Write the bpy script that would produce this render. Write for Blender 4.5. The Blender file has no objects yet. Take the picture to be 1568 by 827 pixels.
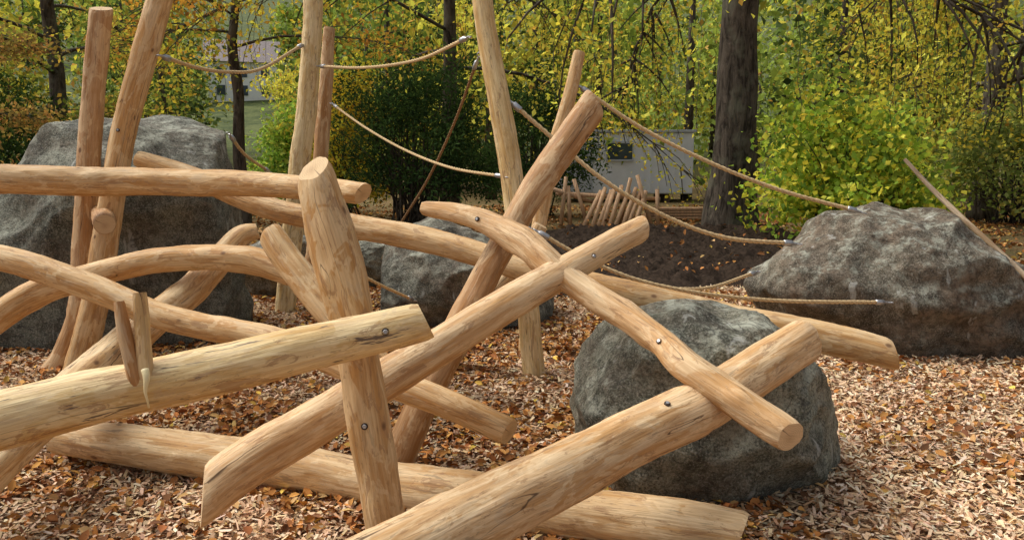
import bpy, math, random
import numpy as np
from mathutils import Vector, noise, Matrix

scene = bpy.context.scene
scene.view_settings.view_transform = 'Standard'
scene.view_settings.look = 'None'
scene.view_settings.exposure = 0
EYE = 1.6

# ------------------------------------------------------------ materials
class NT:
    def __init__(s, name):
        s.m = bpy.data.materials.new(name); s.m.use_nodes = True
        s.t = s.m.node_tree; s.t.nodes.clear()
        s.out = s.t.nodes.new('ShaderNodeOutputMaterial')
    def n(s, typ, **kw):
        nd = s.t.nodes.new(typ)
        for k, v in kw.items():
            if k.startswith('_'): setattr(nd, k[1:], v)
            else: s.set(nd.inputs[k], v)
        return nd
    def set(s, inp, v):
        if isinstance(v, bpy.types.NodeSocket): s.t.links.new(v, inp)
        else: inp.default_value = v
    def math(s, op, a, b=0.0, c=0.0, clamp=False):
        nd = s.t.nodes.new('ShaderNodeMath'); nd.operation = op; nd.use_clamp = clamp
        s.set(nd.inputs[0], a); s.set(nd.inputs[1], b); s.set(nd.inputs[2], c)
        return nd.outputs[0]
    def vmul(s, a, b):
        nd = s.t.nodes.new('ShaderNodeVectorMath'); nd.operation = 'MULTIPLY'
        s.set(nd.inputs[0], a); s.set(nd.inputs[1], b); return nd.outputs[0]
    def vadd(s, a, b):
        nd = s.t.nodes.new('ShaderNodeVectorMath'); nd.operation = 'ADD'
        s.set(nd.inputs[0], a); s.set(nd.inputs[1], b); return nd.outputs[0]
    def noise(s, vec, scale=1.0, detail=3.0, rough=0.55, dist=0.0):
        nd = s.t.nodes.new('ShaderNodeTexNoise')
        s.set(nd.inputs['Vector'], vec); nd.inputs['Scale'].default_value = scale
        nd.inputs['Detail'].default_value = detail; nd.inputs['Roughness'].default_value = rough
        nd.inputs['Distortion'].default_value = dist
        return nd.outputs['Fac']
    def vor(s, vec, scale=1.0, feature='F1', out='Distance'):
        nd = s.t.nodes.new('ShaderNodeTexVoronoi'); nd.feature = feature
        s.set(nd.inputs['Vector'], vec); nd.inputs['Scale'].default_value = scale
        return nd.outputs[out]
    def mr(s, v, a, b, c=0.0, d=1.0):
        nd = s.t.nodes.new('ShaderNodeMapRange')
        s.set(nd.inputs[0], v)
        for i, q in enumerate((a, b, c, d)): nd.inputs[i+1].default_value = q
        return nd.outputs[0]
    def mix(s, f, a, b, mode='MIX'):
        nd = s.t.nodes.new('ShaderNodeMix'); nd.data_type = 'RGBA'; nd.blend_type = mode
        s.set(nd.inputs[0], f)
        for i, q in ((6, a), (7, b)):
            if not isinstance(q, bpy.types.NodeSocket) and len(q) == 3: q = (*q, 1)
            s.set(nd.inputs[i], q)
        return nd.outputs[2]
    def bump(s, h, strength=0.5, dist=0.01):
        nd = s.t.nodes.new('ShaderNodeBump')
        nd.inputs['Strength'].default_value = strength; nd.inputs['Distance'].default_value = dist
        s.set(nd.inputs['Height'], h); return nd.outputs[0]
    def pbsdf(s, col, rough=0.6, normal=None, metal=0.0, spec=0.4):
        nd = s.t.nodes.new('ShaderNodeBsdfPrincipled')
        if not isinstance(col, bpy.types.NodeSocket) and len(col) == 3: col = (*col, 1)
        s.set(nd.inputs['Base Color'], col); s.set(nd.inputs['Roughness'], rough)
        nd.inputs['Metallic'].default_value = metal
        nd.inputs['Specular IOR Level'].default_value = spec
        if normal is not None: s.set(nd.inputs['Normal'], normal)
        s.t.links.new(nd.outputs[0], s.out.inputs[0]); return nd

def mat_wood():
    k = NT('peeled_wood')
    V = k.n('ShaderNodeAttribute', _attribute_name='rest').outputs['Vector']
    oi = k.n('ShaderNodeObjectInfo'); tint = oi.outputs['Color']; barky = oi.outputs['Alpha']
    fine = k.noise(k.vmul(V, (95, 95, 4.0)), 1, 3, .65)
    med = k.noise(k.vmul(V, (22, 22, 1.3)), 1, 4, .68, .3)
    patch = k.noise(k.vmul(V, (9, 9, 3.2)), 1, 4, .7, .8)
    dark = k.mix(1.0, tint, (.76, .60, .41), 'MULTIPLY')
    pale = k.mix(.5, tint, (.90, .73, .46))
    c = k.mix(k.mr(med, .40, .62), tint, dark)
    c = k.mix(k.math('MULTIPLY', k.mr(patch, .52, .55), .6), c, pale)
    c = k.mix(k.math('MULTIPLY', k.mr(patch, .45, .33), .5), c, dark)
    p2 = k.noise(k.vadd(k.vmul(V, (17, 17, 4.5)), (9, 3, 5)), 1, 5, .74, 1.0)
    c = k.mix(k.math('MULTIPLY', k.mr(p2, .565, .595), .60), c, (.40, .23, .115))
    c = k.mix(k.math('MULTIPLY', k.mr(p2, .43, .40), .35), c, (.58, .44, .29))
    c = k.mix(k.mr(fine, .32, .66, .6, 0), c, k.mix(1.0, c, (.62, .50, .37), 'MULTIPLY'))
    kd = k.vor(k.vmul(V, (5.2, 5.2, 3.4)))
    c = k.mix(k.mr(kd, .07, .20, .4, 0), c, (.48, .27, .12))
    c = k.mix(k.mr(kd, .05, .085, .8, 0), c, (.13, .06, .028))
    cr = k.noise(k.vmul(V, (13, 13, .5)), 1, 2, .45, .15)
    line = k.mr(k.math('ABSOLUTE', k.math('SUBTRACT', cr, .5)), .0015, .0055, 1, 0)
    crack = k.math('MULTIPLY', line, k.mr(k.noise(k.vmul(V, (2, 2, 1.2)), 1, 1), .50, .54))
    c = k.mix(k.math('MULTIPLY', crack, .85), c, (.085, .045, .022))
    line2 = k.mr(k.math('ABSOLUTE', k.math('SUBTRACT', med, .5)), .0012, .005, 1, 0)
    c = k.mix(k.math('MULTIPLY', k.math('MULTIPLY', line2, k.mr(patch, .50, .44)), .55), c, (.14, .075, .035))
    bk = k.noise(k.vadd(k.vmul(V, (34, 34, 4.0)), (3, 1, 7)), 1, 4, .7, .5)
    bm = k.math('MULTIPLY', k.mr(bk, .60, .64), k.math('MAXIMUM', barky, .25))
    c = k.mix(bm, c, (.17, .125, .085))
    h = k.math('ADD', k.math('MULTIPLY', fine, .6), k.noise(k.vmul(V, (18, 18, 7)), 1, 2, .6))
    k.pbsdf(c, k.mr(fine, .3, .7, .55, .78), k.bump(h, .75, .007), spec=.25)
    return k.m

def mat_end():
    k = NT('cut_wood_end')
    V = k.n('ShaderNodeAttribute', _attribute_name='rest').outputs['Vector']
    sx = k.n('ShaderNodeSeparateXYZ', Vector=V)
    n1 = k.noise(k.vmul(V, (8, 8, 0)), 1, 2)
    r = k.math('SQRT', k.math('ADD', k.math('POWER', k.math('ADD', sx.outputs[0], .008), 2.0), k.math('POWER', sx.outputs[1], 2.0)))
    r = k.math('ADD', r, k.math('MULTIPLY', n1, .012))
    w = k.math('SINE', k.math('MULTIPLY', r, 900.0))
    tint = k.n('ShaderNodeObjectInfo').outputs['Color']
    c = k.mix(k.mr(w, -1, 1, 0, .45), k.mix(.5, tint, (.76, .57, .33)), (.46, .29, .15))
    saw = k.noise(k.vmul(V, (220, 14, 14)), 1, 3)
    c = k.mix(k.mr(saw, .3, .7, 0, .4), c, (.40, .27, .16))
    c = k.mix(k.mr(r, .0, .04, .5, 0), c, (.34, .19, .09))
    at = k.math('ARCTAN2', sx.outputs[1], sx.outputs[0])
    sp = k.math('ABSOLUTE', k.math('SUBTRACT', k.math('ADD', at, k.math('MULTIPLY', n1, 1.2)), 1.6))
    c = k.mix(k.mr(sp, .02, .07, .75, 0), c, (.12, .07, .04))
    k.pbsdf(c, .75, k.bump(saw, .5, .003), spec=.2)
    return k.m

def mat_rock():
    k = NT('granite')
    V = k.n('ShaderNodeTexCoord').outputs['Object']
    oi = k.n('ShaderNodeObjectInfo')
    tint = oi.outputs['Color']; stain = oi.outputs['Alpha']
    a = k.noise(V, 2.2, 6, .7, .4)
    b = k.noise(V, 15, 5, .74)
    sp = k.noise(V, 85, 2, .75)
    c = k.mix(k.mr(a, .38, .62), k.mix(1, tint, (.40, .41, .38), 'MULTIPLY'), k.mix(1, tint, (1.35, 1.33, 1.18), 'MULTIPLY'))
    c = k.mix(k.mr(b, .40, .58, .7, 0), c, k.mix(1, c, (.38, .39, .34), 'MULTIPLY'))
    c = k.mix(k.mr(sp, .55, .61, 0, .5), c, k.mix(.5, c, (.62, .58, .50)))
    c = k.mix(k.mr(sp, .46, .40, 0, .7), c, (.03, .029, .026))
    s = k.noise(k.vadd(k.vmul(V, (1.0, 1.0, 1.5)), (4, 1, 2)), 1.7, 5, .68, .6)
    c = k.mix(k.math('MULTIPLY', k.mr(s, .40, .60), stain), c, k.mix(k.mr(b, .4, .6), (.070, .050, .033), (.20, .145, .098)))
    up = k.n('ShaderNodeSeparateXYZ', Vector=k.n('ShaderNodeNewGeometry').outputs['Normal']).outputs[2]
    li = k.noise(k.vadd(V, (7, 7, 7)), 6.5, 6, .78)
    c = k.mix(k.math('MULTIPLY', k.mr(li, .50, .62), k.mr(up, -.1, .9, .08, .8)), c, (.42, .43, .34))
    pk = k.mr(k.noise(k.vmul(V, (9, 9, 1.6)), 1, 3, .6), .64, .70)
    c = k.mix(k.math('MULTIPLY', pk, .5), c, (.48, .48, .43))
    cr = k.noise(k.vmul(V, (1, 1, 1.4)), 2.4, 3, .6, .8)
    crk = k.mr(k.math('ABSOLUTE', k.math('SUBTRACT', cr, .5)), .001, .005, 1, 0)
    c = k.mix(k.math('MULTIPLY', crk, .6), c, (.03, .028, .025))
    h = k.math('ADD', b, k.math('MULTIPLY', sp, .25))
    k.pbsdf(c, .85, k.bump(h, 1.0, .018), spec=.2)
    return k.m

def mat_vcol(name, trans=0.0):
    k = NT(name)
    c = k.n('ShaderNodeAttribute', _attribute_name='col').outputs['Color']
    p = k.n('ShaderNodeBsdfDiffuse', Color=c)
    if trans > 0:
        tr = k.n('ShaderNodeBsdfTranslucent', Color=k.mix(1, c, (1.2, 1.15, .75), 'MULTIPLY'))
        ms = k.n('ShaderNodeMixShader'); ms.inputs[0].default_value = trans
        k.t.links.new(p.outputs[0], ms.inputs[1]); k.t.links.new(tr.outputs[0], ms.inputs[2])
        k.t.links.new(ms.outputs[0], k.out.inputs[0])
    else: k.t.links.new(p.outputs[0], k.out.inputs[0])
    return k.m

def mat_ground():
    k = NT('playground_floor')
    V = k.n('ShaderNodeTexCoord').outputs['Object']
    col1 = k.vor(k.vmul(V, (1, 1.6, 1)), 55, 'F1', 'Color')
    r = k.n('ShaderNodeSeparateColor', Color=col1).outputs[0]
    c = k.mix(r, (.12, .06, .03), (.46, .30, .17))
    big = k.noise(V, 1.3, 3, .6)
    c = k.mix(k.mr(big, .42, .62, 0, .7), c, (.21, .10, .042))
    n2 = k.noise(V, 3.1, 5, .75)
    n3 = k.noise(V, 30, 2, .7)
    far = k.mix(k.mr(n2, .4, .6), (.18, .10, .05), (.10, .11, .04))
    far = k.mix(k.mr(n3, .5, .65), far, (.36, .22, .09))
    y = k.n('ShaderNodeSeparateXYZ', Vector=V).outputs[1]
    f = k.math('ADD', y, k.math('MULTIPLY', big, 3.0))
    c = k.mix(k.mr(f, 10.5, 11.5), c, far)
    meadow = k.mix(k.mr(k.noise(V, .35, 5, .75), .4, .6), (.05, .07, .022), (.13, .15, .05))
    c = k.mix(k.mr(y, 40, 60), c, meadow)
    k.pbsdf(c, .9, k.bump(n3, 1.0, .03), spec=.15)
    return k.m

def mat_simple(name, col, rough=.6, metal=0.0, var=.25, scale=8, bump=.2, stretch=(1, 1, 1), spec=.4):
    k = NT(name)
    V = k.n('ShaderNodeTexCoord').outputs['Object']
    n = k.noise(k.vmul(V, stretch), scale, 4, .65)
    c = k.mix(k.mr(n, .3, .7, 0, 1), tuple(q*(1-var) for q in col), tuple(min(1, q*(1+var)) for q in col))
    k.pbsdf(c, rough, k.bump(n, bump, .02), metal, spec)
    return k.m

def mat_bark(name, c1, c2):
    k = NT(name)
    V = k.n('ShaderNodeTexCoord').outputs['Object']
    n = k.noise(k.vmul(V, (9, 9, 2.2)), 1, 5, .7, .7)
    m = k.noise(V, 2.5, 3, .6)
    c = k.mix(k.mr(n, .38, .62), c1, c2)
    c = k.mix(k.mr(m, .5, .65, 0, .5), c, (.17, .17, .12))
    k.pbsdf(c, .95, k.bump(n, 1.0, .06), spec=.1)
    return k.m

M_WOOD = mat_wood(); M_END = mat_end(); M_ROCK = mat_rock()
M_LEAF = mat_vcol('tree_leaves', .4)
M_LITTER = mat_vcol('leaf_litter')
M_CHIP = mat_vcol('wood_chip')
M_GROUND = mat_ground()
M_BARK = mat_bark('bark_dark', (.030, .024, .018), (.13, .105, .08))
M_SOIL = mat_simple('dark_soil', (.036, .024, .016), .95, 0, .6, 22, 1.0, spec=.1)
M_STEEL = mat_simple('steel', (.45, .45, .45), .4, .8, .15, 40, .1)
M_DARK = mat_simple('bolt_hole', (.08, .05, .032), .8)
M_ROPE = mat_simple('hemp_rope', (.62, .45, .24), .85, 0, .3, 120, .3, spec=.15)
M_ROPE2 = mat_simple('dark_rope', (.26, .15, .07), .85, 0, .3, 120, .3, spec=.15)
M_WHITE = mat_simple('white_panel', (.66, .70, .77), .5, 0, .05, 3, .05)
M_GREY = mat_simple('grey_panel', (.42, .46, .52), .5, 0, .08, 3, .05)
M_GLASS = mat_simple('window_glass', (.05, .07, .09), .1, 0, .2, 3, .0)
M_ROOF = mat_simple('roof_tiles', (.24, .20, .19), .8, 0, .3, 6, .3)
M_RENDER = mat_simple('house_render', (.85, .85, .84), .8, 0, .03, 3, .1)
M_PLANK = mat_simple('sawn_plank', (.50, .31, .17), .7, 0, .35, 5, .3, (6, 1, 1))
M_RESIN = mat_simple('resin', (.80, .68, .38), .4, 0, .08, 20, .1)

# ------------------------------------------------------------ mesh helpers
def link(o, parent=None):
    scene.collection.objects.link(o)
    if parent: o.parent = parent
    return o

def mesh_np(name, verts, faces, mats, cols=None, smooth=False, rest=None, midx=None, parent=None):
    verts = np.asarray(verts, dtype=np.float32)
    me = bpy.data.meshes.new(name)
    if isinstance(faces, np.ndarray):
        k = faces.shape[1]
        me.vertices.add(len(verts)); me.vertices.foreach_set('co', verts.ravel())
        me.loops.add(faces.size); me.loops.foreach_set('vertex_index', faces.astype(np.int32).ravel())
        me.polygons.add(len(faces))
        me.polygons.foreach_set('loop_start', np.arange(0, faces.size, k, dtype=np.int32))
        me.update(calc_edges=True)
    else:
        me.from_pydata([tuple(v) for v in verts.tolist()], [], faces)
    if cols is not None:
        a = me.attributes.new('col', 'FLOAT_COLOR', 'POINT')
        cc = np.ones((len(verts), 4), dtype=np.float32); cc[:, :3] = cols
        a.data.foreach_set('color', cc.ravel())
    if rest is not None:
        a = me.attributes.new('rest', 'FLOAT_VECTOR', 'POINT')
        a.data.foreach_set('vector', np.asarray(rest, dtype=np.float32).ravel())
    for m in (mats if isinstance(mats, (list, tuple)) else [mats]): me.materials.append(m)
    if midx is not None: me.polygons.foreach_set('material_index', np.asarray(midx, dtype=np.int32))
    if smooth is True: me.polygons.foreach_set('use_smooth', np.ones(len(me.polygons), dtype=bool))
    elif smooth is not False: me.polygons.foreach_set('use_smooth', np.asarray(smooth, dtype=bool))
    me.validate(); me.update()
    return link(bpy.data.objects.new(name, me), parent)

def catmull(pts, step):
    p = np.array(pts, dtype=float)
    if len(p) == 2:
        L = np.linalg.norm(p[1, :3]-p[0, :3]); n = max(2, int(L/step))
        t = np.linspace(0, 1, n+1)[:, None]
        return p[0]*(1-t)+p[1]*t
    e = np.vstack([2*p[0]-p[1], p, 2*p[-1]-p[-2]])
    out = []
    for i in range(1, len(e)-2):
        L = np.linalg.norm(e[i+1, :3]-e[i, :3]); n = max(1, int(L/step))
        for j in range(n):
            t = j/n
            out.append(.5*((2*e[i])+(-e[i-1]+e[i+1])*t+(2*e[i-1]-5*e[i]+4*e[i+1]-e[i+2])*t*t+(-e[i-1]+3*e[i]-3*e[i+1]+e[i+2])*t**3))
    out.append(p[-1])
    return np.array(out)

def frames(c):
    T = np.gradient(c, axis=0); T /= np.linalg.norm(T, axis=1)[:, None]
    up = np.array([0, 0, 1.]) if abs(T[0, 2]) < .9 else np.array([1., 0, 0])
    N = np.zeros_like(c); n = up-T[0]*np.dot(up, T[0]); n /= np.linalg.norm(n); N[0] = n
    for i in range(1, len(c)):
        n = n-T[i]*np.dot(n, T[i]); n /= np.linalg.norm(n); N[i] = n
    return T, N, np.cross(T, N)

def make_log(name, pts, tint, cut0=None, cut1=None, gnarl=1.0, seed=0, bolts=(), step=.02, S=32, barky=0.0):
    A = catmull(pts, step); c = A[:, :3]; r = A[:, 3]
    T, N, B = frames(c)
    s = np.concatenate([[0], np.cumsum(np.linalg.norm(np.diff(c, axis=0), axis=1))]); L = s[-1]
    n = len(c); sd = seed*7.31
    ang = np.linspace(0, 2*math.pi, S, endpoint=False)
    rng = np.random.RandomState(seed+5)
    knots = [(rng.uniform(0, L), rng.uniform(0, 2*math.pi), rng.uniform(.03, .06), rng.uniform(.08, .22)) for _ in range(int(3+L*2.6*gnarl))]
    verts = []; rest = []
    for i in range(n):
        ends = min(s[i], L-s[i]); sc = 1.0
        if ends < .02: sc = .93+.07*math.sqrt(max(0, 1-(1-ends/.02)**2))
        wob = Vector((noise.noise(Vector((s[i]*1.7, sd, 0))), noise.noise(Vector((s[i]*1.7, sd, 9))), 0))*r[i]*.16*gnarl
        for j, a in enumerate(ang):
            ca, sa = math.cos(a), math.sin(a)
            d = 1+gnarl*(.09*noise.noise(Vector((ca*1.3, sa*1.3, s[i]*2.2+sd)))+.055*noise.noise(Vector((ca*2.6, sa*2.6, s[i]*7+sd))))
            # draw-knife facets
            fq = noise.noise(Vector((ca*4.2, sa*4.2, s[i]*9+sd)))
            d += .09*min(0.0, fq+.05)*(.6+.4*gnarl)+.014*noise.noise(Vector((ca*9, sa*9, s[i]*28+sd)))
            for (ks, ka, kw, kh) in knots:
                ds = (s[i]-ks)/(kw*1.5)
                if abs(ds) < 2.2:
                    da = ((a-ka+math.pi) % (2*math.pi)-math.pi)*r[i]/kw
                    e = ds*ds+da*da
                    if e < 5: d += kh*.6*gnarl*math.exp(-e*1.3)
            rr = r[i]*d*sc
            off = (ca*N[i]+sa*B[i])*rr
            ax = 0.0
            for cut, at0 in ((cut0, True), (cut1, False)):
                if cut:
                    dist = s[i] if at0 else L-s[i]
                    m = 4.5*r[i]
                    if dist < m: ax += (-1 if at0 else 1)*cut[0]*float(np.dot(off, cut[1]))*(1-dist/m)
            verts.append(c[i]+off+T[i]*ax+N[i]*wob.x+B[i]*wob.y); rest.append((ca*rr, sa*rr, s[i]+ax+sd))
    faces = []; midx = []; sm = []
    for i in range(n-1):
        for j in range(S):
            j2 = (j+1) % S
            faces.append((i*S+j, i*S+j2, (i+1)*S+j2, (i+1)*S+j)); midx.append(0); sm.append(True)
    for which in (0, n-1):
        base = len(verts)
        ring = [verts[which*S+j] for j in range(S)]; rr = [rest[which*S+j] for j in range(S)]
        cen = sum(ring)/S; cr = np.mean(np.array(rr), axis=0); cr[:2] = 0
        for f in (1.0, .5):
            for j in range(S):
                verts.append(cen+(ring[j]-cen)*f); rest.append(tuple(cr+(np.array(rr[j])-cr)*f))
        verts.append(cen); rest.append(tuple(cr))
        for j in range(S):
            j2 = (j+1) % S
            q = (base+j, base+S+j, base+S+j2, base+j2); t = (base+S+j, base+2*S, base+S+j2)
            if which: q = q[::-1]; t = t[::-1]
            faces.append(q); faces.append(t); midx += [1, 1]; sm += [False, False]
    o = mesh_np(name, np.array(verts), faces, [M_WOOD, M_END], rest=rest, midx=midx, smooth=sm)
    o.color = (*tint, barky)
    for bi, (t, d) in enumerate(bolts):
        i = int(t*(n-1)); d = np.array(d, float); d -= T[i]*np.dot(d, T[i]); d /= np.linalg.norm(d)
        bolt('bolt_%d' % (bi+1), Vector(c[i]+d*r[i]*.975), Vector(d), o)
    return o

def bolt(name, p, d, parent, R=.0125):
    q = d.to_track_quat('Z', 'Y').to_matrix()
    V = []; F = []; MI = []
    def ring(rad, z, n):
        b = len(V)
        for j in range(n):
            a = 2*math.pi*j/n; V.append(p+q@Vector((rad*math.cos(a), rad*math.sin(a), z)))
        return b
    n = 18
    rs = [ring(R*1.0, -.02, n), ring(R*1.0, .004, n), ring(R*.9, .0045, n), ring(R*.88, .001, n)]
    for a, b in zip(rs[:-1], rs[1:]):
        for j in range(n): F.append((a+j, a+(j+1) % n, b+(j+1) % n, b+j)); MI.append(0)
    F.append(tuple(rs[-1]+j for j in range(n))); MI.append(0)
    n = 6
    a = ring(R*.68, .0015, n); b = ring(R*.68, .007, n); c = ring(R*.56, .009, n)
    for x, y in ((a, b), (b, c)):
        for j in range(n): F.append((x+j, x+(j+1) % n, y+(j+1) % n, y+j)); MI.append(1)
    F.append(tuple(c+j for j in range(n))); MI.append(1)
    return mesh_np(name, np.array([tuple(v) for v in V]), F, [M_DARK, M_STEEL], midx=MI, parent=parent)

def tubes_mesh(name, tubes, mat, S=7, parent=None, rough=0.0, seed=0):
    V = []; F = []
    for pts in tubes:
        A = np.array(pts, float); c = A[:, :3]; r = A[:, 3]
        T, N, B = frames(c); b = len(V)
        for i in range(len(c)):
            for j in range(S):
                a = 2*math.pi*j/S
                rr = r[i]
                if rough: rr *= 1+rough*noise.noise(Vector((math.cos(a)*1.5+seed, math.sin(a)*1.5, c[i, 2]*1.2)))
                V.append(c[i]+(math.cos(a)*N[i]+math.sin(a)*B[i])*rr)
        for i in range(len(c)-1):
            for j in range(S):
                F.append((b+i*S+j, b+i*S+(j+1) % S, b+(i+1)*S+(j+1) % S, b+(i+1)*S+j))
        F.append(tuple(b+(len(c)-1)*S+j for j in range(S)))
        F.append(tuple(b+j for j in reversed(range(S))))
    return mesh_np(name, np.array(V), F, mat, smooth=True, parent=parent)

def mm(l): return [tuple(c/1000.0 for c in t) for t in l]

def rope(name, pts, R=.012, mat=None, ferr=(True, True)):
    mat = mat or M_ROPE
    A = catmull(mm(pts), .014); T, N, B = frames(A)
    s = np.concatenate([[0], np.cumsum(np.linalg.norm(np.diff(A, axis=0), axis=1))])
    tubes = []
    for k in range(3):
        ph = s/(R*9)*2*math.pi+k*2*math.pi/3
        c = A+(np.cos(ph)[:, None]*N+np.sin(ph)[:, None]*B)*R*.48
        tubes.append(np.hstack([c, np.full((len(c), 1), R*.58)]))
    o = tubes_mesh(name, tubes, mat, 6)
    for e, on in ((0, ferr[0]), (-1, ferr[1])):
        if not on: continue
        d = (T[0]*-1 if e == 0 else T[-1]); p = A[e]
        f = np.array([[*(p-d*.07), R*1.25], [*(p-d*.065), R*1.45], [*(p), R*1.45], [*(p+d*.006), R*.8], [*(p+d*.03), R*.6], [*(p+d*.05), R*.6]])
        tubes_mesh('ferrule', [f], M_STEEL, 12, parent=o)
        q = Vector(d).to_track_quat('Z', 'Y').to_matrix(); cen = Vector(p+d*.07)
        lk = [(*(cen+q@Vector((.017*math.cos(a), 0, .024*math.sin(a)))), .0045) for a in np.linspace(0, 2*math.pi, 17)]
        tubes_mesh('eye_link', [lk], M_STEEL, 6, parent=o)
    return o

# ------------------------------------------------------------ logs (millimetres: x, y, z, radius)
TAN = (.76, .57, .33); ORG = (.73, .51, .265); BRN = (.56, .36, .19); YEL = (.84, .68, .37); PIN = (.77, .56, .33)
DN = np.array([0, 0, -1.]); UP = np.array([0, 0, 1.]); LF = np.array([-1., 0, 0]); RT = np.array([1., 0, 0]); FR = np.array([0, -1., 0])
FACE = (0, -1, .1)
LOGS = [
 ('wooden_log', [(-3833,5035,1448,101),(-3239,5134,1437,101),(-2638,5183,1426,97),(-1904,5030,1414,88),(-1295,4725,1405,76),(-880,4417,1379,66)], ORG, None, (.5,UP), .7, []),
 ('wooden_log', [(-2735,5510,1577,62),(-2340,5441,1455,73),(-1752,5208,1258,78),(-1169,5039,1145,82),(-570,4824,1062,83),(65,4549,918,81),(641,4329,803,81),(1178,4162,705,86),(1640,3999,626,90),(2055,3890,541,82)], ORG, None, (.7,-RT*.5-UP*.6), .7, []),
 ('wooden_log', [(-482,4105,1319,40),(-295,4000,1295,53),(-116,3892,1248,65),(53,3728,1174,76),(194,3581,1070,67),(356,3444,966,64),(517,3279,880,65),(634,3116,807,62),(725,2953,735,67),(864,2821,665,67),(1036,2635,573,61)], PIN, None, (.5,-FR), 1.5, [(.17,FACE),(.72,FACE)]),
 ('wooden_log', [(661,3738,1239,66),(490,3676,1161,68),(272,3559,1060,74),(-72,3352,894,82),(-383,3166,735,86),(-613,3007,624,90),(-826,2869,518,95),(-1026,2783,416,98),(-1197,2714,299,101)], PIN, (.4,UP), (1.0,DN), .7, [(.16,FACE)]),
 ('wooden_log', [(475,4396,1902,87),(358,4321,1744,86),(187,4216,1517,84),(40,4101,1294,76),(-95,3961,1042,74),(-237,3840,781,79),(-392,3726,495,84),(-497,3642,279,83),(-605,3552,20,86)], BRN, (.5,LF), None, 1.0, []),
 ('wooden_log', [(551,6300,2441,48),(476,6251,2124,56),(353,6182,1674,59),(235,6097,1119,59),(150,6000,484,64),(112,5911,-98,70)], ORG, None, None, .8, []),
 ('wooden_log', [(203,5237,1118,51),(74,5252,883,70),(-104,5317,650,81),(-285,5381,403,87),(-462,5438,114,88),(-520,5450,-20,88)], TAN, None, None, .9, []),
 ('wooden_log', [(1316,3263,778,97),(1076,3118,690,102),(792,2933,603,104),(435,2690,534,109),(127,2439,484,111),(-132,2203,461,111),(-344,1979,449,110),(-574,1697,460,109)], PIN, (.2,UP), None, .8, [(.36,(0,-.5,1))]),
 ('wooden_log', [(-726,2765,1555,60),(-702,2750,1455,75),(-654,2724,1289,88),(-603,2695,1099,85),(-562,2666,909,75),(-536,2643,692,79),(-511,2620,473,79),(-476,2592,229,75),(-440,2580,-53,76)], ORG, (.85,-FR*.95-LF*.25), None, 1.2, [(.57,FACE),(.83,FACE)]),
 ('wooden_log', [(-1822,2094,740,93),(-1608,2182,788,92),(-1410,2259,828,89),(-1187,2316,870,86),(-972,2363,908,83),(-727,2411,959,78),(-495,2458,1004,73),(-296,2505,1043,67)], YEL, None, (.25,DN), .6, [(.915,FACE)]),
 ('wooden_log', [(-3107,4067,1070,72),(-2820,4063,1046,72),(-2537,4003,982,71),(-2225,3937,886,70),(-1920,3871,782,69),(-1622,3811,724,68),(-1280,3704,684,70),(-845,3539,597,70),(-442,3373,505,71),(-12,3249,353,63)], ORG, None, (.3,-FR), .8, [(.82,FACE)]),
 ('wooden_log', [(-3184,4178,478,68),(-3011,4257,661,80),(-2794,4330,807,81),(-2524,4343,891,77),(-2215,4354,963,73),(-1868,4360,1005,73),(-1542,4309,1004,80),(-1260,4247,925,72)], ORG, None, None, 1.1, []),
 ('wooden_log', [(-1327,4082,1170,72),(-1240,4016,1070,78),(-1119,3946,945,81),(-994,3876,816,80),(-835,3800,650,75),(-588,3716,428,68)], ORG, (.4,UP), None, .8, []),
 ('wooden_log', [(-1621,4733,1127,50),(-1714,4698,1097,66),(-1811,4608,971,78),(-1911,4432,816,87),(-2028,4160,686,97),(-2127,3836,552,104),(-2160,3467,458,101),(-2150,3100,371,97),(-2168,2834,284,95),(-2285,2652,90,100)], TAN, None, None, 1.2, []),
 ('wooden_log', [(-2357,3675,165,84),(-2013,3623,154,100),(-1571,3519,137,107),(-1124,3434,112,111),(-562,3288,82,113),(-98,3108,95,113),(321,2958,109,113),(627,2839,118,112),(889,2738,124,102)], TAN, None, (.4,UP), .8, []),
 ('wooden_pole', [(-3085,5832,2693,81),(-3124,5776,2324,81),(-3159,5709,1887,81),(-3183,5635,1401,84),(-3208,5568,964,88),(-3213,5516,624,88),(-3252,5479,381,93),(-3390,5486,101,104),(-3560,5501,-135,125)], BRN, (.5,-FR), None, 1.0, []),
 ('wooden_pole', [(-2518,5782,3026,89),(-2654,5709,2549,92),(-2779,5644,2120,89),(-2880,5582,1715,87),(-2953,5520,1309,87),(-3011,5461,928,92),(-3093,5388,451,96),(-3257,5364,-41,102)], ORG, None, None, .7, [(.42,FACE)]),
 ('wooden_pole', [(-2053,8095,3597,95),(-2067,7983,2862,98),(-2121,7870,2128,105),(-2202,7768,1460,105),(-2276,7656,726,105),(-2351,7541,-22,108)], YEL, None, None, .6, []),
 ('wooden_pole', [(-2014,8508,2987,65),(-2043,8436,2518,72),(-2086,8338,1878,79),(-2151,8207,1024,79),(-2208,8060,65,86),(-2210,8055,-20,86)], BRN, None, None, .9, []),
 ('wooden_pole', [(-261,5790,3074,77),(-203,5717,2597,77),(-116,5644,2120,82),(-39,5578,1691,87),(29,5505,1214,82),(92,5425,689,82),(164,5317,-16,82)], YEL, None, None, .6, []),
 ('wooden_log', [(-3281,5913,1237,78),(-3075,5598,1158,84),(-2814,5138,1131,72)], BRN, None, (.1,UP), .5, []),
 ('wooden_pole', [(3374,6470,1573,15),(3570,6329,1311,20),(3778,6081,1013,24),(4016,5831,700,26),(4280,5573,335,28),(4420,5440,100,28)], (.50,.42,.32), None, None, .5, []),
]
BK = {9: 1.0, 17: .6, 19: .6, 14: .5, 13: .6, 7: .35, 21: .8}
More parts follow.
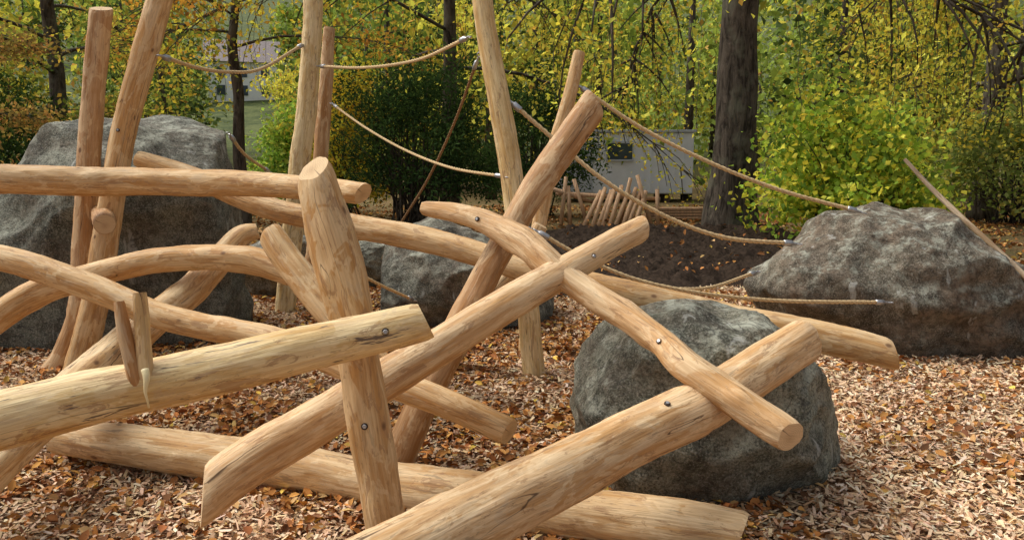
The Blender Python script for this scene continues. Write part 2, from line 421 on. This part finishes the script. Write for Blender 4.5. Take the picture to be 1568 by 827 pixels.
for i, (nm, pts, tint, c0, c1, gn, bl) in enumerate(LOGS):
    o = make_log(nm, mm(pts), tint, c0, c1, gn, i, bl, barky=BK.get(i, .25))
    if i == 9: ylog = o
make_log('wooden_peg', mm([(-1230,2288,1150,16),(-1210,2272,1042,22),(-1181,2253,917,22),(-1176,2252,890,22)]), (.60,.38,.20), None, None, .4, 40, (), .012, 16)
make_log('wooden_peg', mm([(-1170,2302,1176,21),(-1162,2286,1071,23),(-1149,2261,908,23)]), (.68,.49,.24), None, None, .4, 41, (), .012, 16)
tubes_mesh('resin_drip', [catmull(mm([(-1134,2227,948,12),(-1124,2213,924,10),(-1127,2206,885,5),(-1125,2210,855,3.5),(-1128,2222,828,3)]), .006)], M_RESIN, 10, parent=ylog)

# ------------------------------------------------------------ ropes
rope('climbing_rope', [(-2567,5674,2320),(-2547,6177,2303),(-2475,6686,2322),(-2358,7205,2408),(-2147,7859,2714)], .016)
rope('climbing_rope', [(-1947,7827,2503),(-1375,7207,2420),(-808,6599,2416),(-354,5798,2469)], .015)
rope('climbing_rope', [(-1813,7766,2108),(-1395,7223,1865),(-949,6685,1652),(-495,6056,1507),(-77,5541,1452)], .012)
rope('climbing_rope', [(-265,5772,2299),(-476,6211,1859),(-747,6645,1394),(-1086,7183,939),(-1330,7560,560)], .012, M_ROPE2, (True, False))
rope('climbing_rope', [(10,5622,1977),(318,5582,1715),(704,5534,1405),(1149,5546,1153),(1601,5572,993),(2159,5715,932)], .017)
rope('climbing_rope', [(578,6254,2145),(1049,6207,1833),(1584,6165,1563),(2172,6130,1331),(2815,6103,1156)], .017)
rope('climbing_rope', [(184,4980,1089),(514,5002,904),(877,5030,756),(1350,5115,649),(1971,5304,561),(2840,5597,493)], .015)
rope('climbing_rope', [(1111,5071,689),(1449,5319,659),(1920,5829,685)], .014, None, (False, True))
rope('climbing_rope', [(-2339,6296,1756),(-2362,6678,1606),(-2362,7262,1457)], .015)
rope('climbing_rope', [(-1199,5534,746),(-1004,5811,572),(-865,6289,385)], .013)
rope('steel_cable', [(3444,6570,1561),(3654,6371,1253),(3894,6160,864),(4313,6004,511)], .007, M_STEEL, (False, False))

# ------------------------------------------------------------ boulders
def boulder(name, C, sc, outline, D, seed, tint, stain, rough=1.0, sq=2.5, nplanes=14):
    o = np.array(outline, float)*sc
    ph = np.arctan2(o[:, 1], o[:, 0]); R = np.hypot(o[:, 0], o[:, 1])
    bpy.ops.mesh.primitive_ico_sphere_add(subdivisions=7, radius=1)
    ob = bpy.context.object; ob.name = name; me = ob.data; me.name = name
    n = np.zeros(len(me.vertices)*3, dtype=np.float32); me.vertices.foreach_get('co', n); n = n.reshape(-1, 3)
    phi = np.arctan2(n[:, 2], n[:, 0])
    Rf = sum(np.interp(phi+dd, ph, R, period=2*math.pi)*w for dd, w in ((-.1, .2), (-.05, .2), (0, .2), (.05, .2), (.1, .2)))
    t = np.clip(n[:, 1], -1, 1); cc = (1-np.abs(t)**sq)**(1/sq)
    co = np.stack([Rf*cc*np.cos(phi), D*t, Rf*cc*np.sin(phi)], 1)
    rng = np.random.RandomState(seed)
    for _ in range(nplanes):
        d = rng.normal(size=3); d[1] = -abs(d[1])*1.2 if rng.rand() < .75 else d[1]; d /= np.linalg.norm(d)
        h = co@d; lim = h.max()*rng.uniform(.80, .94)
        co -= (np.maximum(0, h-lim)*.85)[:, None]*d
    s0 = Vector((seed*3.1, seed*1.7, 0)); size = R.mean()
    nr = co/np.linalg.norm(co, axis=1)[:, None]
    disp = np.zeros(len(co))
    for i in range(len(co)):
        q = Vector(co[i])/size
        rg_ = abs(noise.noise(Vector((q.x*2.2, q.y*2.2, q.z*3.4))+s0))
        disp[i] = (noise.noise(q*1.3+s0)*.07-rg_*.10+noise.fractal(q*4.5+s0, .85, 2.1, 6)*.020)*size*rough
    co += nr*disp[:, None]
    me.vertices.foreach_set('co', co.astype(np.float32).ravel())
    me.polygons.foreach_set('use_smooth', np.ones(len(me.polygons), dtype=bool))
    me.materials.append(M_ROCK); me.update()
    ob.location = C; ob.color = (*tint, stain)
    return ob
GR = (.225, .228, .188)
boulder('boulder', (1.0,3.69,.262), .003377, [(-214,40),(-197,118),(-150,154),(-80,170),(20,172),(90,158),(145,107),(186,30),(220,-60),(222,-128),(160,-152),(0,-160),(-150,-150),(-197,-80)], .56, 3, GR, .4)
boulder('boulder', (-3.484,6.734,.651), .005965, [(-290,-120),(-270,20),(-200,95),(-130,158),(-80,198),(-15,230),(70,230),(128,218),(162,182),(174,100),(176,-20),(170,-120),(0,-160),(-200,-170)], .85, 5, (.185, .195, .17), .45, .9, 3.2)
boulder('boulder', (3.626,6.398,.439), .0057, [(-278,-7),(-264,40),(-230,80),(-197,107),(-130,124),(-40,128),(20,108),(80,66),(150,18),(220,-26),(260,-85),(180,-125),(-20,-130),(-160,-90),(-260,-45)], .75, 8, (.175, .15, .12), .85, 1.3)
boulder('boulder', (-.445,7.24,.319), .006447, [(-137,10),(-130,60),(-105,90),(-65,103),(5,99),(75,70),(125,20),(147,-40),(135,-80),(0,-90),(-115,-80),(-135,-40)], .7, 11, (.19, .19, .165), .5)
boulder('boulder', (-2.595,8.505,.325), .00754, [(-70,-5),(-55,35),(-10,50),(30,48),(60,20),(65,-20),(0,-40),(-60,-40)], .4, 14, (.26, .25, .22), .3)
boulder('boulder', (-1.727,9.117,.356), .00807, [(-35,0),(-25,23),(0,29),(25,21),(34,-5),(20,-50),(-20,-50)], .3, 17, GR, .3)

# ------------------------------------------------------------ terrain
def hill(x, y):
    t = np.maximum(0, y-45); return np.where(t > 0, .24*t*t/(t+12), 0)+np.maximum(0, np.abs(x)-60)*.05
def nonuni(a, b, n, mid, pw=2.4):
    t = np.linspace(-1, 1, n); v = np.sign(t)*np.abs(t)**pw
    return np.where(v < 0, mid+(mid-a)*v, mid+(b-mid)*v)
gx = nonuni(-400, 400, 121, 0); gy = nonuni(-120, 600, 161, 6)
X, Y = np.meshgrid(gx, gy); Z = hill(X, Y)
gv = np.stack([X, Y, Z], -1).reshape(-1, 3)
ii = np.arange(len(gv)).reshape(X.shape)
gf = np.stack([ii[:-1, :-1], ii[:-1, 1:], ii[1:, 1:], ii[1:, :-1]], -1).reshape(-1, 4)
mesh_np('ground', gv, gf, M_GROUND, smooth=True)

sx_, sy_ = np.meshgrid(np.linspace(0, 1, 150), np.linspace(0, 1, 150))
bx = .1+sx_*5.9; by = 8.2+sy_*8.0
sz = np.zeros_like(bx)
for i in range(bx.shape[0]):
    for j in range(bx.shape[1]):
        e = min(sx_[i, j], 1-sx_[i, j], sy_[i, j], 1-sy_[i, j])*6+noise.noise(Vector((bx[i, j]*.9, by[i, j]*.9, 3)))*.7
        w = max(0, min(1, e)); w = w*w*(3-2*w)
        sz[i, j] = -.06+w*(.24+.10*noise.noise(Vector((bx[i, j]*.8, by[i, j]*.8, 0)))+.10*noise.fractal(Vector((bx[i, j]*5, by[i, j]*5, 0)), .6, 2, 5))
sv = np.stack([bx, by, sz], -1).reshape(-1, 3)
ii = np.arange(len(sv)).reshape(bx.shape)
sf = np.stack([ii[:-1, :-1], ii[:-1, 1:], ii[1:, 1:], ii[1:, :-1]], -1).reshape(-1, 4)
mesh_np('soil_bed', sv, sf, M_SOIL, smooth=True)

# ------------------------------------------------------------ scatter
def unit(a): return a/np.maximum(1e-9, np.linalg.norm(a, axis=1))[:, None]
def leaves(c, size, nbias, rng, aspect=.5, fold=.25, detailed=False):
    N = len(c)
    n = unit(rng.normal(size=(N, 3))+np.array(nbias)); a = rng.normal(size=(N, 3))
    t = unit(np.cross(n, a)); b = np.cross(n, t)
    L = (size*rng.uniform(.65, 1.35, N))[:, None]; W = L*aspect
    if not detailed:
        v = np.stack([c-t*L*.5, c+b*W*.5+n*W*fold, c+t*L*.5, c-b*W*.5+n*W*fold], 1).reshape(-1, 3)
        i = np.arange(N)*4
        f = np.stack([np.stack([i, i+2, i+1], 1), np.stack([i, i+3, i+2], 1)], 1).reshape(-1, 3)
        return v, f, 4
    v = np.stack([c-t*L*.5, c-t*L*.15+b*W*.5+n*W*fold, c+t*L*.22+b*W*.42+n*W*fold*1.1, c+t*L*.55+n*L*.08, c+t*L*.22-b*W*.42+n*W*fold, c-t*L*.15-b*W*.5+n*W*fold], 1).reshape(-1, 3)
    i = np.arange(N)*6
    f = np.stack([np.stack([i, i+3, i+2, i+1], 1), np.stack([i, i+5, i+4, i+3], 1)], 1).reshape(-1, 4)
    return v, f, 6
def pick(pal, N, rng, var=.2, w=None):
    pal = np.array(pal); k = rng.choice(len(pal), N, p=w)
    return pal[k]*rng.uniform(1-var, 1+var, (N, 1))*rng.uniform(.93, 1.07, (N, 3))

rng = np.random.RandomState(1)
def litter_pos(N, y0, y1, pw=1.0, spread=.78, extra=1.2):
    y = y0+(y1-y0)*rng.rand(N)**pw; x = (rng.rand(N)*2-1)*(y*spread+extra)
    return x, y
def nfield(x, y, f=.9, z=5):
    return np.array([noise.noise(Vector((a*f, b*f, z)))+.5*noise.noise(Vector((a*f*2.7, b*f*2.7, z))) for a, b in zip(x, y)])
xs = []; ys = []
for N, a, b in ((95000, 2.0, 5.0), (80000, 5.0, 8.5), (30000, 8.5, 11.5)):
    x, y = litter_pos(N, a, b); xs.append(x); ys.append(y)
x = np.concatenate(xs); y = np.concatenate(ys); N = len(x)
c = np.stack([x, y, rng.uniform(.003, .040, N)], 1)
n = unit(rng.normal(size=(N, 3))*.34+np.array([0, 0, 1.])); a = rng.normal(size=(N, 3)); t = unit(np.cross(n, a)); b = np.cross(n, t)
L = rng.uniform(.018, .065, N)[:, None]; W = rng.uniform(.006, .020, N)[:, None]
k1 = rng.uniform(.4, 1.0, (N, 1)); k2 = rng.uniform(.4, 1, (N, 1))
v = np.stack([c-t*L*.5-b*W*.5*k1, c+t*L*.5*k2-b*W*.5, c+t*L*.5+b*W*.5*k2, c-t*L*.5*k1+b*W*.5], 1).reshape(-1, 3)
col = pick([(.80,.59,.38),(.70,.48,.29),(.60,.37,.21),(.86,.70,.50),(.38,.20,.10),(.20,.10,.055)], N, rng, .15, [.27,.27,.20,.10,.11,.05])
damp = np.clip(.92-.5*nfield(x, y, .8, 2)+np.clip((x-1.0)*.12, -.14, .2), .5, 1.1)
col *= damp[:, None]
i = np.arange(N)*4
mesh_np('wood_chips', v, np.stack([i, i+1, i+2, i+3], 1), M_CHIP, np.clip(np.repeat(col, 4, 0), 0, .9))
xs = []; ys = []; sz_ = []
for N, a, b, s in ((34000, 2.0, 5.5, .050), (36000, 5.5, 10, .056), (30000, 10, 24, .09)):
    x, y = litter_pos(N, a, b)
    keep = (nfield(x, y) > -.09) | (rng.rand(N) < .24)
    keep &= ~((x > 1.3) & (y < 7) & (rng.rand(N) < .70))
    xs.append(x[keep]); ys.append(y[keep]); sz_.append(np.full(keep.sum(), s))
x = np.concatenate(xs); y = np.concatenate(ys); s = np.concatenate(sz_); N = len(x)
insoil = (x > .5) & (x < 5.6) & (y > 8.6) & (y < 15.8)
keep = ~insoil | (rng.rand(N) < .05)
x, y, s = x[keep], y[keep], s[keep]; N = len(x); insoil = insoil[keep]
c = np.stack([x, y, rng.uniform(.010, .046, N)+insoil*.24], 1)
v, f, kk = leaves(c, s, (0, 0, 2.0), rng, .6, .3, True)
col = pick([(.42,.18,.055),(.29,.12,.045),(.52,.26,.08),(.17,.08,.04),(.66,.44,.10),(.58,.36,.15)], N, rng, .25, [.29,.24,.18,.14,.05,.10])
mesh_np('fallen_leaves', v, f, M_LITTER, np.repeat(col, kk, 0))

# ------------------------------------------------------------ trees
def grow(rng, base, h, r0, nl, ll, start, rise=.35, droop=.12, weep=0.0, sub=5, lean=(0, 0), wfac=1.0, zstop=.9, lt=.3):
    base = np.array(base, float); tubes = []; cl = []; tp = []
    for i in range(10):
        f = i/9
        tp.append((*(base+np.array([lean[0]*f+rng.normal()*.05*f*2, lean[1]*f+rng.normal()*.05*f*2, h*f-.2])), r0*(1.25 if i == 0 else 1)*(1-.8*f)+.01))
    T = catmull(tp, h/28); tubes.append(T)
    for k in range(nl):
        f = start+(1-start)*(k+rng.rand())/nl
        p = T[int(min(.98, f)*(len(T)-1))]; az = k*2.4+rng.uniform(-.5, .5)
        L = ll*(1-.55*((f-start)/(1-start))**1.2)*rng.uniform(.75, 1.15)
        el = rise+.5*(f-start)+rng.uniform(-.15, .15)
        q = p[:3].copy(); pts = [(*q, p[3]*lt)]; pos = [q.copy()]; d0 = az
        for j in range(7):
            el -= droop*rng.uniform(.6, 1.5); d0 += rng.normal()*.25
            q = q+np.array([math.cos(d0)*math.cos(el), math.sin(d0)*math.cos(el), math.sin(el)])*L/7
            pts.append((*q, p[3]*lt*(1-(j+1)/7.5)+.005)); pos.append(q.copy())
        tubes.append(np.array(pts))
        for j in range(2, 8):
            for s_ in range(sub if j > 3 else max(1, sub//2)):
                a2 = d0+rng.choice([-1, 1])*rng.uniform(.3, 1.5); e2 = el+rng.uniform(-.2, .7); q2 = pos[j].copy()
                l2 = L*.34*rng.uniform(.5, 1.1); pp = [(*q2, .014*r0/.2+.003)]
                for m in range(4):
                    e2 -= droop*1.3*rng.uniform(.4, 1.5)
                    q2 = q2+np.array([math.cos(a2)*math.cos(e2), math.sin(a2)*math.cos(e2), math.sin(e2)])*l2/4
                    pp.append((*q2, (.010*r0/.2)*(1-m/4.5)+.003)); cl.append((q2.copy(), 1.0 if q2[2] < 7.5 else .4))
                tubes.append(np.array(pp))
                if weep > 0 and rng.rand() < wfac:
                    w = weep*rng.uniform(.35, 1.2); q3 = q2.copy(); pw = [(*q3, .006)]; mm_ = max(3, int(w/.24))
                    for m in range(mm_):
                        q3 = q3+np.array([rng.normal()*.05, rng.normal()*.05, -w/mm_])
                        if q3[2] < zstop: break
                        pw.append((*q3, .0045)); cl.append((q3.copy(), .55 if q3[2] < 7 else .3))
                    if len(pw) > 2: tubes.append(np.array(pw))
    return tubes, cl

def crown(name, cl, n_per, sig, size, pal, w, rng, parent, aspect=.6, nb=(0, 0, .4), bright=.45, zmin=.1):
    C = np.array([c[0] for c in cl]); sc = np.array([c[1] for c in cl])
    cnt = rng.poisson(n_per*np.clip(sc, .3, 1)); idx = np.repeat(np.arange(len(C)), cnt)
    pos = C[idx]+rng.normal(size=(len(idx), 3))*sig*np.clip(sc[idx], .35, 1)[:, None]*np.array([1, 1, .8])
    k = pos[:, 2] > zmin; pos = pos[k]; idx = idx[k]
    pal = np.array(pal)
    ch = rng.choice(len(pal), len(C), p=w); lh = rng.choice(len(pal), len(pos), p=w)
    use = np.where(rng.rand(len(pos)) < .6, ch[idx], lh)
    bc = rng.uniform(1-bright, 1+bright*.9, len(C))
    col = pal[use]*bc[idx][:, None]*rng.uniform(.8, 1.25, (len(pos), 1))
    v, f, kk = leaves(pos, np.full(len(pos), size), nb, rng, aspect, .2)
    return mesh_np(name, v, f, M_LEAF, np.clip(np.repeat(col, kk, 0), 0, .85), parent=parent)

def tree(name, base, h, r0, nl, ll, start, pal, w, n_per, sig, size, seed, **kw):
    rg = np.random.RandomState(seed)
    e = link(bpy.data.objects.new(name, None))
    cw = {k: kw.pop(k) for k in ('aspect', 'nb', 'bright', 'zmin') if k in kw}
    tubes, cl = grow(rg, base, h, r0, nl, ll, start, **kw)
    tubes_mesh('trunk', tubes[:1], M_BARK, 20, parent=e, rough=.18, seed=seed)
    tubes_mesh('limbs', tubes[1:], M_BARK, 4, parent=e)
    crown('crown', cl, n_per, sig, size, pal, w, rg, e, **cw)
    return e

def bush(name, base, rx, ry, h, n_cl, n_per, sig, size, pal, w, seed, **kw):
    rg = np.random.RandomState(seed); base = np.array(base, float)
    e = link(bpy.data.objects.new(name, None)); tubes = []; cl = []
    for i in range(n_cl):
        d = rg.normal(size=3); d /= np.linalg.norm(d); d[2] = abs(d[2])*1.6-.5
        rr = rg.uniform(.55, 1.05); lump = 1+.6*noise.noise(Vector((d[0]*2+seed, d[1]*2, d[2]*2)))
        q = base+np.array([d[0]*rx*rr*lump, d[1]*ry*rr*lump, max(.12, h*.42+d[2]*h*.56*rr*lump)])
        cl.append((q, 1.0))
        if i % 3 == 0:
            b0 = base+np.array([rg.normal()*.15*rx, rg.normal()*.15*ry, 0]); md = (b0+q)/2+np.array([0, 0, h*.12])
            tubes.append(catmull([(*b0, .022), (*md, .014), (*q, .004)], .4))
    tubes_mesh('stems', tubes, M_BARK, 4, parent=e)
    crown('foliage', cl, n_per, sig, size, pal, w, rg, e, **kw)
    return e

Yw = [(.90,.72,.10),(.82,.68,.11),(.58,.56,.10),(.32,.38,.07),(.66,.40,.08)]
tree('weeping_beech_tree', (4.55,15.5,0), 13, .50, 16, 7.5, .40, Yw, [.42,.28,.16,.08,.06], 6.5, .24, .10, 21, rise=.25, droop=.12, weep=4.2, sub=4, zstop=1.9, lt=.22, wfac=.72)
tree('beech_tree', (-1.6,19.5,0), 12, .22, 13, 6.5, .32, Yw, [.34,.27,.19,.12,.08], 5.5, .28, .12, 22, rise=.3, droop=.13, weep=2.6, sub=4, zstop=2.6, lt=.3)
tree('beech_tree', (12,19,0), 12, .3, 13, 6.5, .25, Yw, [.30,.24,.23,.16,.07], 5.5, .28, .12, 23, rise=.25, droop=.13, weep=2.6, sub=4, zstop=1.6, lt=.25)
Or = [(.74,.40,.08),(.66,.49,.10),(.40,.40,.08),(.22,.27,.06),(.54,.27,.07)]
tree('maple_tree', (-6.3,17.5,0), 9.5, .15, 13, 4.2, .44, Or, [.3,.25,.2,.12,.13], 8, .28, .12, 24, rise=.3, droop=.08, sub=4, zmin=3.5)
tree('oak_tree', (-12.5,21,0), 12, .25, 15, 6, .18, [(.44,.41,.08),(.29,.33,.07),(.60,.40,.09),(.18,.23,.05)], [.3,.3,.2,.2], 8, .34, .15, 25, rise=.3, droop=.09, sub=4)
tree('maple_tree', (-10.5,14.5,0), 5.5, .09, 10, 2.2, .1, [(.50,.29,.11),(.42,.33,.11),(.30,.24,.09)], [.4,.3,.3], 8, .2, .09, 26, rise=.4, droop=.08, sub=4)
DG = [(.050,.095,.032),(.075,.13,.04),(.034,.064,.024)]
bush('yew_shrub', (-2.1,17,0), 1.9, 1.3, 3.7, 330, 52, .20, .11, DG, [.4,.3,.3], 31, aspect=.35)
bush('yew_shrub', (.6,20,0), 1.7, 1.2, 3.4, 200, 48, .22, .13, DG, [.4,.3,.3], 32, aspect=.35)
bush('yellow_shrub', (-4.3,19,0), 1.0, .9, 3.6, 130, 45, .2, .12, [(.86,.68,.09),(.58,.54,.08),(.72,.46,.08)], [.5,.3,.2], 33)
bush('green_shrub', (-6.2,21.5,0), 1.2, 1.1, 2.9, 160, 45, .22, .13, [(.33,.50,.10),(.25,.40,.08),(.48,.54,.11)], [.4,.35,.25], 34)
bush('hazel_shrub', (5.75,12.8,0), 1.5, 1.1, 2.5, 250, 30, .22, .115, [(.28,.42,.06),(.42,.52,.075),(.84,.74,.10),(.16,.26,.05)], [.27,.27,.32,.14], 35, aspect=.75, zmin=.25)
bush('green_shrub', (12.0,17.5,0), 2.6, 1.3, 2.9, 220, 36, .25, .12, [(.20,.27,.07),(.29,.34,.10),(.44,.40,.10)], [.4,.35,.25], 36)
bush('green_shrub', (9.3,20,0), 2.2, 1.3, 3.2, 200, 40, .25, .13, [(.22,.33,.07),(.33,.42,.10),(.58,.54,.10)], [.4,.35,.25], 37)
bush('yew_shrub', (-13.2,19,0), 1.9, 1.2, 3.6, 200, 50, .22, .13, DG, [.4,.3,.3], 38, aspect=.35)
bush('green_shrub', (-10.4,20,0), 1.4, 1.2, 3.0, 180, 45, .24, .13, [(.22,.27,.07),(.48,.33,.09),(.33,.34,.07)], [.4,.3,.3], 39)
rg = np.random.RandomState(77)
cl = []; pal = [(.17,.25,.065),(.29,.38,.085),(.46,.50,.11),(.70,.62,.11),(.58,.34,.10),(.08,.12,.045)]
TR = []
spots = [(rg.uniform(27, 62), rg.uniform(-1, 1), rg.uniform(2.2, 4.0), 0) for _ in range(80)]
spots += [(rg.uniform(100, 140), rg.uniform(-1, 1)*.42-.30, rg.uniform(4.0, 6.5), 1) for _ in range(16)]
spots += [(84, -.43*84, 2.4, 2), (82, -.29*82, 2.6, 2)]
for (y, u, R, kind) in spots:
    x = u*(y*.85+6) if kind == 0 else (u*y if kind == 1 else u)
    if kind == 0 and abs(x/y+.355) < .035+R*.9/y: continue
    g = float(hill(np.array(x), np.array(y))); H = rg.uniform(8, 15) if kind < 2 else R*1.7
    TR.append(np.array([(x, y, g-.2, .22), (x, y, g+H*.8, .07)]))
    hue = rg.choice(6, p=[.20,.21,.21,.18,.08,.12])
    for j in range(60):
        d = rg.normal(size=3); d /= np.linalg.norm(d); rr = rg.uniform(.5, 1.05)
        cl.append((np.array([x+d[0]*R*rr, y+d[1]*R*rr, g+H*.55+d[2]*H*.5*rr]), hue))
C = np.array([c[0] for c in cl]); hue = np.array([c[1] for c in cl])
idx = np.repeat(np.arange(len(C)), 24); pos = C[idx]+rg.normal(size=(len(idx), 3))*.6
bc = rg.uniform(.45, 1.45, len(C)); P6 = np.array(pal)
h2 = np.where(rg.rand(len(pos)) < .75, hue[idx], rg.choice(6, len(pos)))
col = P6[h2]*bc[idx][:, None]*rg.uniform(.75, 1.25, (len(pos), 1))
v, f, kk = leaves(pos, np.where(pos[:, 1] > 90, .7, .33), (0, 0, .4), rg, .65, .2)
dt = link(bpy.data.objects.new('distant_trees', None))
mesh_np('foliage', v, f, M_LEAF, np.clip(np.repeat(col, kk, 0), 0, .85), parent=dt)
tubes_mesh('trunks', TR, M_BARK, 6, parent=dt)

# ------------------------------------------------------------ built things
def boxes(name, bl, mat, parent=None, bev=0.0):
    V = []; F = []
    for (cx, cy, cz, sx, sy, sz, rz) in bl:
        b = len(V)
        for dx in (-.5, .5):
            for dy in (-.5, .5):
                for dz in (-.5, .5):
                    X_ = dx*sx; Y_ = dy*sy
                    V.append((cx+X_*math.cos(rz)-Y_*math.sin(rz), cy+X_*math.sin(rz)+Y_*math.cos(rz), cz+dz*sz))
        for q in ((0,1,3,2),(4,6,7,5),(0,4,5,1),(2,3,7,6),(0,2,6,4),(1,5,7,3)): F.append(tuple(b+t for t in q))
    o = mesh_np(name, np.array(V), F, mat, parent=parent)
    if bev:
        m = o.modifiers.new('bev', 'BEVEL'); m.width = bev; m.segments = 2
    return o
tc = link(bpy.data.objects.new('site_trailer', None))
tx, ty = 3.9, 27.0
boxes('body', [(tx, ty, 1.35, 4.7, 2.2, 2.1, 0)], M_WHITE, tc, .04)
boxes('roof', [(tx, ty, 2.44, 4.85, 2.35, .08, 0)], M_GREY, tc, .01)
boxes('ribs', [(tx-2.2+i*.28, ty-1.11, 1.35, .04, .03, 1.98, 0) for i in range(16) if not 5 <= i <= 9], M_WHITE, tc)
boxes('window', [(tx-.2, ty-1.125, 1.75, .85, .05, .55, 0)], M_GLASS, tc)
boxes('window_frame', [(tx-.2, ty-1.135, 2.05, .95, .06, .06, 0), (tx-.2, ty-1.135, 1.45, .95, .06, .06, 0), (tx-.655, ty-1.135, 1.75, .05, .06, .54, 0), (tx+.255, ty-1.135, 1.75, .05, .06, .54, 0)], M_GREY, tc)
boxes('door', [(tx-1.5, ty-1.13, 1.25, .8, .05, 1.8, 0)], M_GREY, tc, .01)
boxes('skids', [(tx-1.5, ty, .15, .2, 2.0, .32, 0), (tx+1.5, ty, .15, .2, 2.0, .32, 0)], M_DARK, tc)

hs = link(bpy.data.objects.new('white_house', None))
hx, hy = -31.5, 90.0; hz = float(hill(np.array(hx), np.array(hy)))-1.2
boxes('walls', [(hx, hy, hz+1.7, 7.5, 7, 6.0, .3)], M_RENDER, hs)
V = []
for (a, b, c_) in ((-4.2,-4.1,4.7),(4.2,-4.1,4.7),(4.2,4.1,4.7),(-4.2,4.1,4.7),(-4.2,0,7.6),(4.2,0,7.6)):
    V.append((hx+a*math.cos(.3)-b*math.sin(.3), hy+a*math.sin(.3)+b*math.cos(.3), hz+c_))
mesh_np('roof', np.array(V), [(0,1,5,4),(2,3,4,5),(0,4,3),(1,2,5),(0,3,2,1)], M_ROOF, parent=hs)
boxes('windows', [(hx+a*math.cos(.3)+3.53*math.sin(.3), hy+a*math.sin(.3)-3.53*math.cos(.3), hz+q, .9, .1, 1.1, .3) for a in (-2.4,0,2.4) for q in (1.6, 3.6)], M_GLASS, hs)

tr_ = link(bpy.data.objects.new('timber_rack', None)); T_ = []
rg = np.random.RandomState(5)
for i in range(9):
    x = 1.75+i*.14; T_.append(np.array([(x-.12+rg.uniform(-.04,.04), 16.6, .05, .055), (x+.25+rg.uniform(-.06,.06), 17.2, .85+rg.uniform(-.09,.09), .05)]))
for x in (1.1, 1.35, 1.6, 2.7, 2.95, 3.15):
    T_.append(np.array([(x+rg.uniform(-.25,.25), 17, 0, .05), (x+rg.uniform(-.2,.2), 17.1, 1.05+rg.uniform(-.2,.2), .045)]))
T_.append(np.array([(1.0, 17.15, .75, .05), (3.4, 17.15, .62, .045)])); T_.append(np.array([(.95, 17.0, .85, .05), (2.0, 17.3, .5, .045)]))
tubes_mesh('timbers', T_, M_PLANK, 9, parent=tr_)
boxes('plank_stack', [(4.1, 18.5, .10+.07*i, 1.7-.1*i, .35, .05, .03*i) for i in range(4)], M_PLANK)

lampo = link(bpy.data.objects.new('street_lamp', None))
lx, ly = 25.1, 40
tubes_mesh('mast', [np.array([(lx, ly, 0, .09), (lx, ly, 5.5, .05)]), np.array([(lx, ly, 5.45, .03), (lx-.7, ly, 5.6, .03)])], M_GREY, 8, parent=lampo)
boxes('lamp_head', [(lx-.75, ly, 5.6, .5, .25, .12, 0)], M_WHITE, lampo, .02)

# ------------------------------------------------------------ light
w = bpy.data.worlds.new('World'); scene.world = w; w.use_nodes = True
nt = w.node_tree; bg = nt.nodes['Background']
sky = nt.nodes.new('ShaderNodeTexSky'); sky.sky_type = 'NISHITA'; sky.sun_disc = False
EL, AZ = 54, -70
sky.sun_elevation = math.radians(EL); sky.sun_rotation = math.radians(AZ)
sky.air_density = 1.0; sky.dust_density = 5.0; sky.ozone_density = .6
hsv = nt.nodes.new('ShaderNodeHueSaturation'); hsv.inputs['Saturation'].default_value = .4
nt.links.new(sky.outputs[0], hsv.inputs['Color']); nt.links.new(hsv.outputs[0], bg.inputs[0])
bg.inputs[1].default_value = .15
sd = bpy.data.lights.new('sun', 'SUN'); sd.energy = 2.6; sd.angle = math.radians(42); sd.color = (1, .97, .92)
so = link(bpy.data.objects.new('sun', sd))
az = math.radians(AZ); dirv = Vector((math.sin(az)*math.cos(math.radians(EL)), math.cos(az)*math.cos(math.radians(EL)), math.sin(math.radians(EL))))
so.rotation_euler = dirv.to_track_quat('Z', 'Y').to_euler(); so.location = (0, 0, 20)

cam = bpy.data.cameras.new('camera'); co_ = link(bpy.data.objects.new('camera', cam))
cam.sensor_width = 36; cam.lens = 36*1140/1568; cam.clip_end = 2000; cam.clip_start = .05
co_.location = (0, 0, EYE); co_.rotation_euler = (math.radians(90-8.7), 0, 0)
scene.camera = co_
